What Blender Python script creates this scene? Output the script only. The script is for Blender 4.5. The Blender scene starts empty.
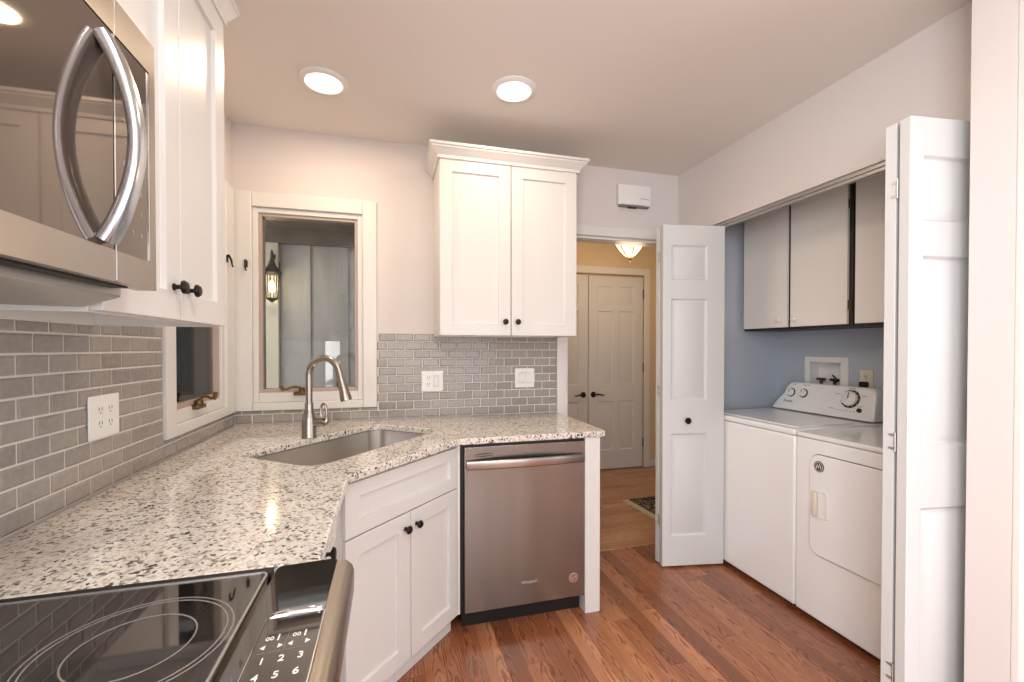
import bpy, bmesh, math, random
from mathutils import Matrix, Vector
random.seed(7)
SC = bpy.context.scene
COL = SC.collection
PI = math.pi

# ------------------------------------------------------------------ camera, world, light, exposure
cd = bpy.data.cameras.new('camera'); cam = bpy.data.objects.new('camera', cd); COL.objects.link(cam)
cam.location = (0, 0, 1.33); cam.rotation_euler = (PI/2-.0115, 0, -0.268)
cd.sensor_fit = 'HORIZONTAL'; cd.sensor_width = 36; cd.lens = 440/1024*36
cd.shift_y = 11.8/1024; cd.clip_start = 0.02
SC.camera = cam
SC.view_settings.view_transform = 'Standard'; SC.view_settings.look = 'None'
SC.view_settings.gamma = 1.0; SC.view_settings.use_curve_mapping = False
SC.view_settings.exposure = 0.09
w = bpy.data.worlds.new('world'); SC.world = w; w.use_nodes = True
bg = w.node_tree.nodes['Background']; bg.inputs[0].default_value = (0.96, 0.96, 1.0, 1); bg.inputs[1].default_value = 3.0

def area(name, loc, rot, sx, sy, power, color, shape='RECTANGLE'):
    l = bpy.data.lights.new(name, 'AREA'); l.shape = shape; l.size = sx; l.size_y = sy
    l.energy = power; l.color = color
    o = bpy.data.objects.new(name, l); COL.objects.link(o); o.location = loc; o.rotation_euler = rot
    return o
# fill light added at unseen windows of the room behind the camera
area('window_fill', (0.65, -2.40, 1.35), (PI/2, 0, 0), 2.2, 1.7, 9, (0.94, 0.975, 1.0))
area('window_fill', (3.36, -0.85, 1.35), (PI/2, 0, PI/2), 1.9, 1.7, 8, (0.97, 0.98, 1.0))
area('window_fill', (-.80, -1.35, 1.55), (PI/2, 0, -PI/2), 1.6, 1.3, 70, (0.95, 0.98, 1.0))
# the two recessed ceiling lamps in view and unseen ones added as fill
LAMPS = [(-0.29, 2.157), (0.556, 1.99)]
for (lx, ly), pw in zip(LAMPS, (6, 4)):
    area('lamp_light', (lx, ly, 2.520), (0, 0, 0), .135, .135, pw, (1.0, .78, .55), 'DISK')
FILL_LAMPS = [(.10, .45), (.30, -.45), (1.35, -1.3)]  # out-of-view lamps added to lift the overall brightness
for lx, ly in FILL_LAMPS:
    area('lamp_light', (lx, ly, 2.520), (0, 0, 0), .135, .135, 8.5, (1.0, .98, .94), 'DISK')

# ------------------------------------------------------------------ materials
def lin(c):
    return tuple(((v/255)/12.92 if v/255 <= .04045 else ((v/255+.055)/1.055)**2.4) for v in c) + (1,)
def mat(name, rgb, rough=.5, metal=0, **k):
    m = bpy.data.materials.new(name); m.use_nodes = True
    b = m.node_tree.nodes['Principled BSDF']
    b.inputs['Base Color'].default_value = lin(rgb); b.inputs['Roughness'].default_value = rough
    b.inputs['Metallic'].default_value = metal
    for kk, v in k.items(): b.inputs[kk.replace('_', ' ')].default_value = v
    return m
class NT:
    def __init__(s, m): s.t = m.node_tree; s.b = s.t.nodes['Principled BSDF']
    def n(s, typ, **k):
        x = s.t.nodes.new('ShaderNode'+typ)
        for kk, v in k.items():
            if hasattr(x, kk): setattr(x, kk, v)
        return x
    def l(s, a, b): s.t.links.new(a, b)
    def val(s, sock, v):
        if hasattr(v, 'is_linked') or hasattr(v, 'links'): s.l(v, sock)
        else: sock.default_value = v
    def math(s, op, a, b=0.0):
        x = s.n('Math', operation=op); s.val(x.inputs[0], a); s.val(x.inputs[1], b); return x.outputs[0]
    def noise(s, vec, scale, detail=2, rough=.5, dist=0):
        x = s.n('TexNoise'); s.l(vec, x.inputs['Vector']); x.inputs['Scale'].default_value = scale
        x.inputs['Detail'].default_value = detail; x.inputs['Roughness'].default_value = rough; x.inputs['Distortion'].default_value = dist
        return x.outputs['Fac']
    def ramp(s, fac, stops, interp='LINEAR'):
        x = s.n('ValToRGB'); s.l(fac, x.inputs[0]); cr = x.color_ramp; cr.interpolation = interp
        while len(cr.elements) < len(stops): cr.elements.new(.5)
        for e, (p, c) in zip(cr.elements, stops): e.position = p; e.color = lin(c)
        return x.outputs[0]
    def mix(s, fac, a, b, typ='MIX'):
        x = s.n('MixRGB', blend_type=typ); s.val(x.inputs[0], fac); s.val(x.inputs[1], a); s.val(x.inputs[2], b); return x.outputs[0]
    def coord(s, out='Object', scale=None):
        c = s.n('TexCoord').outputs[out]
        if scale:
            mp = s.n('Mapping'); s.l(c, mp.inputs[0]); mp.inputs['Scale'].default_value = scale; c = mp.outputs[0]
        return c
    def bump(s, h, strength, dist=.001):
        x = s.n('Bump'); s.l(h, x.inputs['Height']); x.inputs['Strength'].default_value = strength; x.inputs['Distance'].default_value = dist
        s.l(x.outputs[0], s.b.inputs['Normal'])

def paint(name, rgb, rough=.6, bump=.06, scale=140):
    m = mat(name, rgb, rough); t = NT(m); c = t.coord()
    t.bump(t.noise(c, scale, 3), bump)
    return m
M = {}
M['wall'] = paint('wall_paint', (219, 212, 209), .75, .12, 90)
M['closet'] = paint('closet_paint', (184, 192, 203), .75, .12, 90)
M['ceiling'] = paint('ceiling_paint', (232, 226, 220), .85, .15, 70)
M['tan'] = paint('hall_paint', (218, 200, 168), .75, .1, 90)
M['white'] = paint('white_enamel', (220, 218, 215), .32, .03)
M['trim'] = paint('trim_enamel', (224, 221, 217), .35, .03)
M['door'] = paint('door_enamel', (212, 213, 214), .38, .03)
M['plastic'] = mat('white_plastic', (236, 235, 232), .35)
M['appliance'] = mat('appliance_enamel', (240, 240, 241), .16, Coat_Weight=.3)
M['cream'] = mat('cream_plastic', (226, 216, 198), .4)
M['laminate'] = paint('cabinet_laminate', (247, 242, 235), .4, .02)
M['edge'] = mat('dark_edge', (44, 38, 34), .5)
M['knob'] = mat('dark_bronze', (38, 33, 31), .38, .7)
M['bronze'] = mat('worn_bronze', (110, 84, 56), .4, .85)
M['black'] = mat('black_plastic', (10, 10, 11), .5); M['logo'] = mat('logo_print', (192, 184, 178), .4)
M['darkgap'] = mat('dark_gap', (20, 21, 23), .6)
M['steelgrey'] = mat('zinc_plate', (190, 190, 188), .35, .9)
M['chrome'] = mat('chrome', (225, 225, 228), .08, 1)
M['grout'] = paint('grout', (222, 217, 210), .85, .1)
M['sash'] = mat('sash_vinyl', (182, 164, 154), .45)
M['slot'] = mat('slot', (70, 66, 62), .6)
M['greymark'] = mat('grey_marking', (120, 118, 116), .5); M['palemark'] = mat('pale_marking', (178, 172, 166), .5)
M['blackmark'] = mat('black_marking', (22, 22, 24), .45)
M['whitemark'] = mat('white_marking', (232, 230, 226), .4)
M['brownmark'] = mat('brown_badge', (92, 76, 68), .4)
M['coppermark'] = mat('copper_badge', (196, 158, 142), .35, .4)
M['hose_red'] = mat('red_valve', (86, 34, 28), .5)
M['ledglass'] = mat('seed_glass', (250, 240, 220), .2)

def steel(name, rgb, rough, axis):
    m = mat(name, rgb, rough, 1); t = NT(m)
    sc = [260, 260, 260]; sc[axis] = 2.2
    c = t.coord('Object', tuple(sc))
    n = t.noise(c, 1.0, 3)
    r = t.math('MULTIPLY_ADD', n, .16); r.node.inputs[2].default_value = rough-.08
    t.l(r, t.b.inputs['Roughness']); t.bump(n, .05, .0006)
    t.b.inputs['Anisotropic'].default_value = .55
    return m
M['steel'] = mat('satin_steel', (172, 165, 158), .26, 1)
M['handle_steel'] = mat('cool_polished_steel', (205, 211, 220), .2, 1)
def dwsteel():
    m = mat('brushed_steel_door', (154, 157, 155), .25, 1); t = NT(m)
    c = t.coord('Object', (6, 6, .22)); n = t.noise(c, 1.0, 2, .5)
    t.bump(n, .35, .012); t.b.inputs['Anisotropic'].default_value = .5; return m
M['dw_steel'] = dwsteel()
M['sinksteel'] = mat('sink_steel', (216, 212, 207), .28, 1)
M['nickel'] = mat('brushed_nickel', (168, 160, 151), .27, 1)
M['range_steel'] = mat('range_steel', (178, 168, 157), .32, 1)
M['blackglass'] = mat('black_glass', (26, 24, 24), .035, 0, IOR=2.5)
M['mwglass'] = mat('microwave_glass', (122, 110, 101), .035, .7)
M['ring'] = mat('burner_print', (128, 122, 118), .25)

def granite():
    m = mat('speckled_granite', (215, 205, 195), .12); t = NT(m); c = t.coord()
    nz = t.n('TexNoise'); t.l(c, nz.inputs['Vector']); nz.inputs['Scale'].default_value = 70
    d = t.mix(.012, c, nz.outputs['Color'], 'ADD')
    v = t.n('TexVoronoi'); t.l(d, v.inputs['Vector']); v.inputs['Scale'].default_value = 140
    sep = t.n('SeparateColor'); t.l(v.outputs['Color'], sep.inputs[0])
    big = t.noise(c, 9, 2)
    f = t.math('ADD', sep.outputs[0], t.math('MULTIPLY', t.math('SUBTRACT', big, .5), .25))
    base = t.ramp(f, [(0, (70, 68, 70)), (.06, (136, 130, 128)), (.14, (188, 180, 174)), (.24, (216, 208, 197)), (.38, (232, 227, 220)), (.75, (238, 234, 229)), (.92, (216, 207, 197))], 'CONSTANT')
    v2 = t.n('TexVoronoi'); t.l(d, v2.inputs['Vector']); v2.inputs['Scale'].default_value = 300
    s2 = t.n('SeparateColor'); t.l(v2.outputs['Color'], s2.inputs[0])
    fine = t.ramp(s2.outputs[1], [(0, (84, 80, 80)), (.07, (196, 188, 180)), (.2, (240, 236, 230))], 'CONSTANT')
    t.l(t.mix(.35, base, fine, 'MULTIPLY'), t.b.inputs['Base Color'])
    t.b.inputs['Coat Weight'].default_value = .4; t.b.inputs['Coat Roughness'].default_value = .05
    return m
M['granite'] = granite()

def tile():
    m = mat('grey_glazed_tile', (160, 152, 146), .16); t = NT(m)
    g = t.n('NewGeometry'); c = t.coord()
    a = t.ramp(g.outputs['Random Per Island'], [(0, (142, 135, 130)), (.5, (152, 145, 139)), (1, (161, 154, 147))])
    n = t.noise(c, 60, 3)
    t.l(t.mix(.14, a, t.ramp(n, [(.3, (120, 114, 110)), (.7, (200, 194, 188))])), t.b.inputs['Base Color'])
    t.bump(t.noise(c, 26, 2), .12, .002)
    return m
M['tile'] = tile()

def oak(name, across, pw, plen, cols, grain_dark, rough):
    """plank floor: 'across' is the axis index across the planks"""
    m = mat(name, cols[1], rough); t = NT(m); c = t.coord()
    s = t.n('SeparateXYZ'); t.l(c, s.inputs[0])
    u = s.outputs[across]; v = s.outputs[1-across]
    uu = t.math('DIVIDE', u, pw); i = t.math('FLOOR', uu); fu = t.math('FRACT', uu)
    w1 = t.n('TexWhiteNoise', noise_dimensions='1D'); t.l(i, w1.inputs['W'])
    vv = t.math('ADD', t.math('DIVIDE', v, plen), t.math('MULTIPLY', w1.outputs[0], 7.31))
    j = t.math('FLOOR', vv); fv = t.math('FRACT', vv)
    cb = t.n('CombineXYZ'); t.l(i, cb.inputs[0]); t.l(j, cb.inputs[1])
    w2 = t.n('TexWhiteNoise', noise_dimensions='2D'); t.l(cb.outputs[0], w2.inputs['Vector'])
    r = w2.outputs['Value']
    tone = t.ramp(r, [(0, cols[0]), (.5, cols[1]), (1, cols[2])])
    gv = t.n('CombineXYZ')
    t.l(t.math('ADD', u, t.math('MULTIPLY', r, 13.0)), gv.inputs[0])
    t.l(t.math('ADD', t.math('MULTIPLY', v, .055), t.math('MULTIPLY', r, 5.0)), gv.inputs[1])
    t.l(t.math('MULTIPLY', r, 9.0), gv.inputs[2])
    fine = t.noise(gv.outputs[0], 210, 4, .65)
    gw = t.n('CombineXYZ')
    t.l(t.math('ADD', u, t.math('MULTIPLY', r, 31.0)), gw.inputs[0]); t.l(t.math('MULTIPLY', v, .28), gw.inputs[1])
    wob = t.noise(gw.outputs[0], 16, 3, .5)
    cen = t.math('SUBTRACT', fu, t.math('ADD', .15, t.math('MULTIPLY', w2.outputs['Value'], .7)))
    arch = t.math('ADD', t.math('MULTIPLY', v, 34.0), t.math('MULTIPLY', t.math('MULTIPLY', cen, cen), 90.0))
    arch = t.math('ADD', arch, t.math('MULTIPLY', wob, 34.0))
    ln = t.math('MULTIPLY', t.math('ADD', t.math('SINE', arch), 1.0), .5)
    ln = t.math('POWER', ln, 2.5)
    g = t.math('ADD', t.math('MULTIPLY', t.math('SUBTRACT', 1.0, ln), .42), t.math('MULTIPLY', fine, .75))
    blot = t.noise(gw.outputs[0], 5, 2)
    gm = t.ramp(g, [(.34, grain_dark), (.74, (255, 255, 255))])
    col = t.mix(.75, tone, gm, 'MULTIPLY')
    col = t.mix(.5, col, t.ramp(blot, [(.3, (190, 176, 168)), (.6, (255, 255, 255))]), 'MULTIPLY')
    e1 = t.math('LESS_THAN', fu, .016); e2 = t.math('LESS_THAN', fv, .0022)
    col = t.mix(t.math('MULTIPLY', t.math('MAXIMUM', e1, e2), .65), col, lin((48, 28, 18)))
    t.l(col, t.b.inputs['Base Color']); t.bump(fine, .05, .001)
    t.b.inputs['Coat Weight'].default_value = .25; t.b.inputs['Coat Roughness'].default_value = .18
    return m
M['oak'] = oak('stained_oak_planks', 0, .083, 1.05, ((142, 87, 58), (172, 110, 75), (194, 133, 95)), (160, 112, 84), .24)
M['oak_hall'] = oak('pale_oak_planks', 1, .075, 1.2, ((176, 128, 90), (192, 144, 104), (206, 158, 118)), (206, 178, 152), .32)

def glass(name, tint, rgb_rough=.01):
    m = bpy.data.materials.new(name); m.use_nodes = True; nt = m.node_tree; nt.nodes.clear()
    out = nt.nodes.new('ShaderNodeOutputMaterial'); mx = nt.nodes.new('ShaderNodeMixShader')
    tr = nt.nodes.new('ShaderNodeBsdfTransparent'); gl = nt.nodes.new('ShaderNodeBsdfGlossy'); fr = nt.nodes.new('ShaderNodeFresnel')
    tr.inputs[0].default_value = lin(tint); gl.inputs['Roughness'].default_value = rgb_rough; fr.inputs[0].default_value = 1.45
    nt.links.new(fr.outputs[0], mx.inputs[0]); nt.links.new(tr.outputs[0], mx.inputs[1]); nt.links.new(gl.outputs[0], mx.inputs[2])
    nt.links.new(mx.outputs[0], out.inputs[0]); return m
M['glass'] = glass('window_glass', (224, 222, 219))
def emit(name, rgb, st):
    m = mat(name, rgb, .4); b = m.node_tree.nodes['Principled BSDF']
    b.inputs['Emission Color'].default_value = lin(rgb); b.inputs['Emission Strength'].default_value = st; return m
M['lens'] = emit('lamp_lens', (255, 236, 206), 6.0)
M['bowl'] = emit('glowing_glass_bowl', (255, 228, 186), 1.7)
M['bulb'] = emit('lantern_bulb', (255, 226, 176), 30.0)
def boards(name, rgb, rgb2):
    m = mat(name, rgb, .7); t = NT(m); c = t.coord('Object', (1, 1, .25))
    t.l(t.ramp(t.noise(c, 14, 4), [(.3, rgb), (.7, rgb2)]), t.b.inputs['Base Color']); return m
M['siding'] = boards('grey_green_siding', (168, 169, 165), (180, 181, 177))
M['porch_trim'] = boards('cream_porch_trim', (214, 210, 186), (222, 218, 198))
M['soffit'] = boards('brown_soffit', (104, 96, 88), (118, 110, 102))
M['lantern'] = mat('lantern_metal', (60, 62, 60), .5, .6)
def rugmat():
    m = mat('rug_pile', (40, 42, 52), .95); t = NT(m); c = t.coord()
    v = t.n('TexVoronoi'); t.l(c, v.inputs['Vector']); v.inputs['Scale'].default_value = 17
    ring = t.math('FRACT', t.math('MULTIPLY', v.outputs['Distance'], 2.6))
    n = t.noise(c, 38, 3)
    f = t.math('ADD', t.math('MULTIPLY', ring, .6), t.math('MULTIPLY', n, .5))
    t.l(t.ramp(f, [(0, (30, 33, 44)), (.52, (44, 46, 58)), (.6, (120, 96, 76)), (.68, (196, 180, 150)), (.76, (40, 42, 52))], 'CONSTANT'), t.b.inputs['Base Color'])
    t.bump(t.noise(c, 400, 2), .5, .002); return m
M['rug'] = rugmat(); M['fringe'] = mat('rug_fringe', (206, 192, 166), .95)

# ------------------------------------------------------------------ mesh helpers
def BM(): return bmesh.new()
def T(v, Mx): return Mx @ Vector(v) if Mx is not None else Vector(v)
def box(bm, x0, x1, y0, y1, z0, z1, Mx=None):
    vs = [bm.verts.new(T(p, Mx)) for p in ((x0,y0,z0),(x1,y0,z0),(x1,y1,z0),(x0,y1,z0),(x0,y0,z1),(x1,y0,z1),(x1,y1,z1),(x0,y1,z1))]
    for f in ((0,3,2,1),(4,5,6,7),(0,1,5,4),(1,2,6,5),(2,3,7,6),(3,0,4,7)): bm.faces.new([vs[i] for i in f])
    return bm
def prism(bm, pts, a0, a1, axis=2, Mx=None):
    """polygon pts in the plane perpendicular to axis, extruded from a0 to a1"""
    def mk(p, a):
        q = list(p); q.insert(axis, a); return T(q, Mx)
    A = [bm.verts.new(mk(p, a0)) for p in pts]; Bv = [bm.verts.new(mk(p, a1)) for p in pts]
    n = len(pts)
    bm.faces.new(A); bm.faces.new(Bv[::-1])
    for i in range(n): bm.faces.new((A[i], Bv[i], Bv[(i+1) % n], A[(i+1) % n]))
    bmesh.ops.recalc_face_normals(bm, faces=bm.faces[:]); return bm
def lathe(bm, prof, Mx=None, seg=28, z=(0,0,0)):
    """revolve (r, h) profile about local z; Mx places it"""
    rings = []
    for r, h in prof:
        if r < 1e-6: rings.append([bm.verts.new(T((z[0], z[1], z[2]+h), Mx))])
        else: rings.append([bm.verts.new(T((z[0]+r*math.cos(2*PI*k/seg), z[1]+r*math.sin(2*PI*k/seg), z[2]+h), Mx)) for k in range(seg)])
    for a, b in zip(rings, rings[1:]):
        for k in range(seg):
            k2 = (k+1) % seg
            if len(a) == 1 and len(b) == 1: continue
            if len(a) == 1: bm.faces.new((a[0], b[k], b[k2]))
            elif len(b) == 1: bm.faces.new((a[k], b[0], a[k2]))
            else: bm.faces.new((a[k], b[k], b[k2], a[k2]))
    for e in (rings[0], rings[-1]):
        if len(e) > 1: bm.faces.new(e)
    bmesh.ops.recalc_face_normals(bm, faces=bm.faces[:]); return bm
def sweep(bm, pts, sec, Mx=None, up=None, closed=False):
    """sweep section list (or per-point list of sections) of (a, b) along pts; a along the side vector, b along up"""
    pts = [Vector(p) for p in pts]; n = len(pts); rings = []; prevn = None
    for i, p in enumerate(pts):
        if closed: t = pts[(i+1) % n]-pts[i-1]
        else: t = pts[min(i+1, n-1)]-pts[max(i-1, 0)]
        t.normalize()
        if up is not None:
            side = t.cross(Vector(up)).normalized()
        else:
            if prevn is None:
                a = Vector((0,0,1)) if abs(t.z) < .9 else Vector((1,0,0)); side = t.cross(a).normalized()
            else: side = (prevn - t*prevn.dot(t)).normalized()
            prevn = side
        nn = side.cross(t).normalized()
        s = sec[i] if isinstance(sec[0], list) else sec
        rings.append([bm.verts.new(T(p+side*a+nn*b, Mx)) for a, b in s])
    k = len(rings[0])
    pr = list(zip(rings, rings[1:])) + ([(rings[-1], rings[0])] if closed else [])
    for A, Bv in pr:
        for q in range(k): bm.faces.new((A[q], A[(q+1) % k], Bv[(q+1) % k], Bv[q]))
    if not closed: bm.faces.new(rings[0][::-1]); bm.faces.new(rings[-1])
    bmesh.ops.recalc_face_normals(bm, faces=bm.faces[:]); return bm
def circ(r, n=12, ry=None): return [(r*math.cos(2*PI*k/n), (ry or r)*math.sin(2*PI*k/n)) for k in range(n)]
def tube(bm, pts, r, n=12, Mx=None):
    sec = [circ(x, n) for x in r] if isinstance(r, (list, tuple)) else circ(r, n)
    return sweep(bm, pts, sec, Mx)
def rrect(w, h, r, n=6, cx=0, cy=0):
    pts = []
    for qx, qy, a0 in ((1,1,0),(-1,1,PI/2),(-1,-1,PI),(1,-1,1.5*PI)):
        for k in range(n+1):
            a = a0+PI/2*k/n; pts.append((cx+qx*(w/2-r)+r*math.cos(a), cy+qy*(h/2-r)+r*math.sin(a)))
    return pts
def arc(c, r, a0, a1, n, f): return [f(c, r, a0+(a1-a0)*k/n) for k in range(n+1)]
def frame(x, y, z, deg): return Matrix.Translation((x, y, z)) @ Matrix.Rotation(math.radians(deg), 4, 'Z')
def facing(face, x, y, z):
    """local frame seen from the front: local x = viewer's right, local -y = towards the viewer"""
    return frame(x, y, z, {'-y': 0, '+x': 90, '-x': -90, '+y': 180}[face])

def panel_front(bm, w, h, t, xc, zc, cells, Mx, mold=.012, depth=.012, raise_w=.024, raise_d=.005, both=False, shaker=False):
    """slab w x h x t with recessed (raised-centre) panels; cells = (ix, iz) of the cut grid"""
    xs = [0]+list(xc)+[w]; zs = [0]+list(zc)+[h]
    F = [[bm.verts.new(T((x, 0, z), Mx)) for x in xs] for z in zs]
    K = [[bm.verts.new(T((x, t, z), Mx)) for x in xs] for z in zs]
    pf = []
    for j in range(len(zs)-1):
        for i in range(len(xs)-1):
            f = bm.faces.new((F[j][i], F[j][i+1], F[j+1][i+1], F[j+1][i]))
            b = bm.faces.new((K[j][i], K[j+1][i], K[j+1][i+1], K[j][i+1]))
            if (i, j) in cells:
                pf.append(f)
                if both: pf.append(b)
    for i in range(len(xs)-1):
        bm.faces.new((F[0][i], K[0][i], K[0][i+1], F[0][i+1])); bm.faces.new((F[-1][i], F[-1][i+1], K[-1][i+1], K[-1][i]))
    for j in range(len(zs)-1):
        bm.faces.new((F[j][0], F[j+1][0], K[j+1][0], K[j][0])); bm.faces.new((F[j][-1], K[j][-1], K[j+1][-1], F[j+1][-1]))
    bm.normal_update()
    bmesh.ops.inset_individual(bm, faces=pf, thickness=mold, depth=-depth)
    if not shaker:
        bmesh.ops.inset_individual(bm, faces=pf, thickness=.006, depth=0)
        bmesh.ops.inset_individual(bm, faces=pf, thickness=raise_w, depth=raise_d)
    return bm
def shaker(bm, w, h, t, stile, Mx, rail=None, depth=.011):
    rail = rail or stile
    return panel_front(bm, w, h, t, [stile, w-stile], [rail, h-rail], {(1, 1)}, Mx, mold=.0025, depth=depth, shaker=True)

W = {}
def setp(o, label=None, cat=None, group=None, kind=None):
    if label: o['label'] = label
    if cat: o['category'] = cat
    if group: o['group'] = group
    if kind: o['kind'] = kind
    return o
def thing(name, label, cat, loc, deg=0, group=None, kind=None):
    o = bpy.data.objects.new(name, None); COL.objects.link(o); o.empty_display_size = .1
    o.location = loc; o.rotation_euler = (0, 0, math.radians(deg))
    W[o.name] = frame(*loc, deg)
    return setp(o, label, cat, group, kind)
def obj(name, bm, m, parent=None, bevel=0, smooth=True, label=None, seg=2, angle=35):
    """link a world-space bmesh as ONE mesh object, a child of parent if given"""
    Mw = W[parent.name] if parent is not None else None
    if Mw is None:
        cs = [v.co for v in bm.verts]
        lo = [min(c[k] for c in cs) for k in range(3)]; hi = [max(c[k] for c in cs) for k in range(3)]
        Mw = Matrix.Translation(((lo[0]+hi[0])/2, (lo[1]+hi[1])/2, lo[2])); 
    bm.transform(Mw.inverted())
    me = bpy.data.meshes.new(name); bm.to_mesh(me); bm.free()
    for x in (m if isinstance(m, list) else [m]): me.materials.append(x)
    o = bpy.data.objects.new(name, me); COL.objects.link(o)
    if parent is not None: o.parent = parent
    else: o.matrix_world = Mw
    W[o.name] = Mw
    if bevel:
        md = o.modifiers.new('bevel', 'BEVEL'); md.width = bevel; md.segments = seg; md.limit_method = 'ANGLE'; md.angle_limit = math.radians(40)
    if smooth:
        me.shade_smooth()
        if hasattr(me, 'set_sharp_from_angle'): me.set_sharp_from_angle(angle=math.radians(angle))
    if label: o['label'] = label
    return o
def text(name, body, size, Mx, m, parent, shear=0, extrude=.0004, align='CENTER', label=None):
    """Mx: local x = reading direction, local z = up, local -y = towards the reader"""
    cu = bpy.data.curves.new(name, 'FONT'); cu.body = body; cu.size = size; cu.align_x = align; cu.align_y = 'CENTER'
    cu.shear = shear; cu.extrude = extrude; cu.resolution_u = 3
    tmp = bpy.data.objects.new('tmp', cu); me = bpy.data.meshes.new_from_object(tmp)
    bpy.data.objects.remove(tmp); bpy.data.curves.remove(cu)
    bm = BM(); bm.from_mesh(me); bpy.data.meshes.remove(me)
    bm.transform(Mx @ Matrix.Rotation(PI/2, 4, 'X'))
    return obj(name, bm, m, parent, smooth=False, label=label)
def struct(name, bm, m, label, cat, bevel=0, **k):
    o = obj(name, bm, m, None, bevel, **k); return setp(o, label, cat, None, 'structure')
def crown(bm, path, z0, prof):
    """mitred moulding: path of 2-D points walked with the outside on the right-hand side"""
    n = len(path); P = [Vector(p) for p in path]; nor = []
    for i in range(n-1):
        d = (P[i+1]-P[i]).normalized(); nor.append(Vector((d.y, -d.x)))
    rings = []
    for i in range(n):
        if i == 0: m = nor[0]
        elif i == n-1: m = nor[-1]
        else:
            m = (nor[i-1]+nor[i]); m = m/m.dot(nor[i])
        rings.append([bm.verts.new((P[i].x+m.x*a, P[i].y+m.y*a, z0+z)) for a, z in prof])
    k = len(prof)
    for A, Bv in zip(rings, rings[1:]):
        for q in range(k): bm.faces.new((A[q], A[(q+1) % k], Bv[(q+1) % k], Bv[q]))
    bm.faces.new(rings[0]); bm.faces.new(rings[-1][::-1])
    bmesh.ops.recalc_face_normals(bm, faces=bm.faces[:]); return bm
CROWN = [(0, -.012), (.010, -.012), (.012, .004), (.020, .010), (.034, .026), (.044, .034), (.046, .040), (.054, .043), (.054, .056), (0, .056)]
def knob(parent, Mx, m=None, r=.0155, name='knob'):
    """round knob; Mx's local -y points out of the door"""
    R = Mx @ Matrix.Rotation(PI/2, 4, 'X')
    return obj(name, lathe(BM(), [(.008, -.001), (.0085, .002), (.0055, .005), (.005, .013), (.009, .016), (r, .019), (r*1.02, .023), (r*.75, .028), (0, .030)], R, 20), m or M['knob'], parent)
def wall_with_hole(bm, x0, x1, y0, y1, z0, z1, hole, along):
    """solid wall box with a rectangular hole (a0, a1, h0, h1) along axis x or y"""
    a0, a1, h0, h1 = hole
    lo, hi = (x0, x1) if along == 'x' else (y0, y1)
    for (p, q, s, e) in ((lo, a0, z0, z1), (a1, hi, z0, z1), (a0, a1, z0, h0), (a0, a1, h1, z1)):
        if q-p < 1e-4 or e-s < 1e-4: continue
        if along == 'x': box(bm, p, q, y0, y1, s, e)
        else: box(bm, x0, x1, p, q, s, e)
    return bm

# ------------------------------------------------------------------ the room
YB, XL, XR, CH = 2.685, -.82, 1.95, 2.535
FX1, FY0 = 3.40, -2.44
struct('floor', prism(BM(), [(XL-.1, FY0-.1), (FX1+.1, FY0-.1), (FX1+.1, YB-.01), (XL-.1, YB-.01)], -.06, 0), M['oak'], 'reddish brown oak plank floor of the kitchen', 'floor', smooth=False)
struct('floor_hall', prism(BM(), [(1.10, 2.603), (1.87, 2.603), (1.87, 2.80), (2.85, 2.80), (2.85, 4.42), (1.10, 4.42)], -.02, .004), M['oak_hall'], 'paler oak plank floor of the hall past the doorway', 'floor', smooth=False)
struct('ceiling', box(BM(), XL-.1, FX1+.1, FY0-.1, YB+.12, CH, CH+.06), M['ceiling'], 'plain painted kitchen ceiling with two recessed lights', 'ceiling', smooth=False)
WH = (-.725, -.157, 1.03, 2.095)          # main window hole
LH = (1.985, 2.53, 1.03, 2.095)           # left wall window hole
bm = BM(); wall_with_hole(bm, XL-.1, 1.10, YB, YB+.11, 0, CH, WH, 'x')
box(bm, 1.10, 1.87, YB, YB+.11, 2.07, CH); box(bm, 1.87, XR+.02, YB, YB+.11, 0, CH)
struct('wall_back', bm, M['wall'], 'pale grey back wall with the corner window and hall doorway', 'wall', smooth=False)
bm = wall_with_hole(BM(), XL-.1, XL, 0, YB, 0, CH, LH, 'y'); wall_with_hole(bm, XL-.1, XL, FY0-.1, 0, 0, CH, (-2.15, -.55, .9, 2.2), 'y')
struct('wall_left', bm, M['wall'], 'left wall behind the microwave and grey tiles', 'wall', smooth=False)
bm = BM(); box(bm, XR, XR+.10, .95, YB, 2.10, CH)
struct('wall_right', bm, M['wall'], 'pale grey right wall over the laundry closet opening', 'wall', smooth=False)
struct('wall_pier', box(BM(), XR, XR+.10, 2.43, YB-.0005, 0, 2.0995), M['wall'], 'narrow strip of right wall between the closet and the back corner', 'wall', smooth=False)
struct('wall_return', box(BM(), 1.74, FX1, .845, .95, 0, CH), M['wall'], 'short pale wall end at the right edge beside the near folding door', 'wall', smooth=False)
struct('trim_1', box(BM(), 1.742, 1.81, .826, .845, 0, 2.53), M['trim'], 'white upright casing board at the far right edge', 'trim', .003)
bm = BM(); box(bm, XR+.10, 2.68, 2.56, YB, 0, CH); wall_with_hole(bm, 2.68, 2.79, .95, YB, 0, CH, (2.08, 2.284, 1.05, 1.236), 'y')
wc = struct('wall_closet', bm, M['closet'], 'blue-grey walls inside the laundry closet', 'wall', smooth=False)
# room behind the camera (seen only in reflections)
bm = wall_with_hole(BM(), XL-.1, FX1+.1, FY0-.1, FY0, 0, CH, (-.5, 1.8, .5, 2.2), 'x')
struct('wall_front', bm, M['wall'], 'wall behind the viewpoint with an added wide window', 'wall', smooth=False)
bm = wall_with_hole(BM(), FX1, FX1+.1, FY0, .95, 0, CH, (-1.8, .1, .5, 2.2), 'y')
struct('wall_side', bm, M['wall'], 'far side wall of the adjoining room', 'wall', smooth=False)

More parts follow.
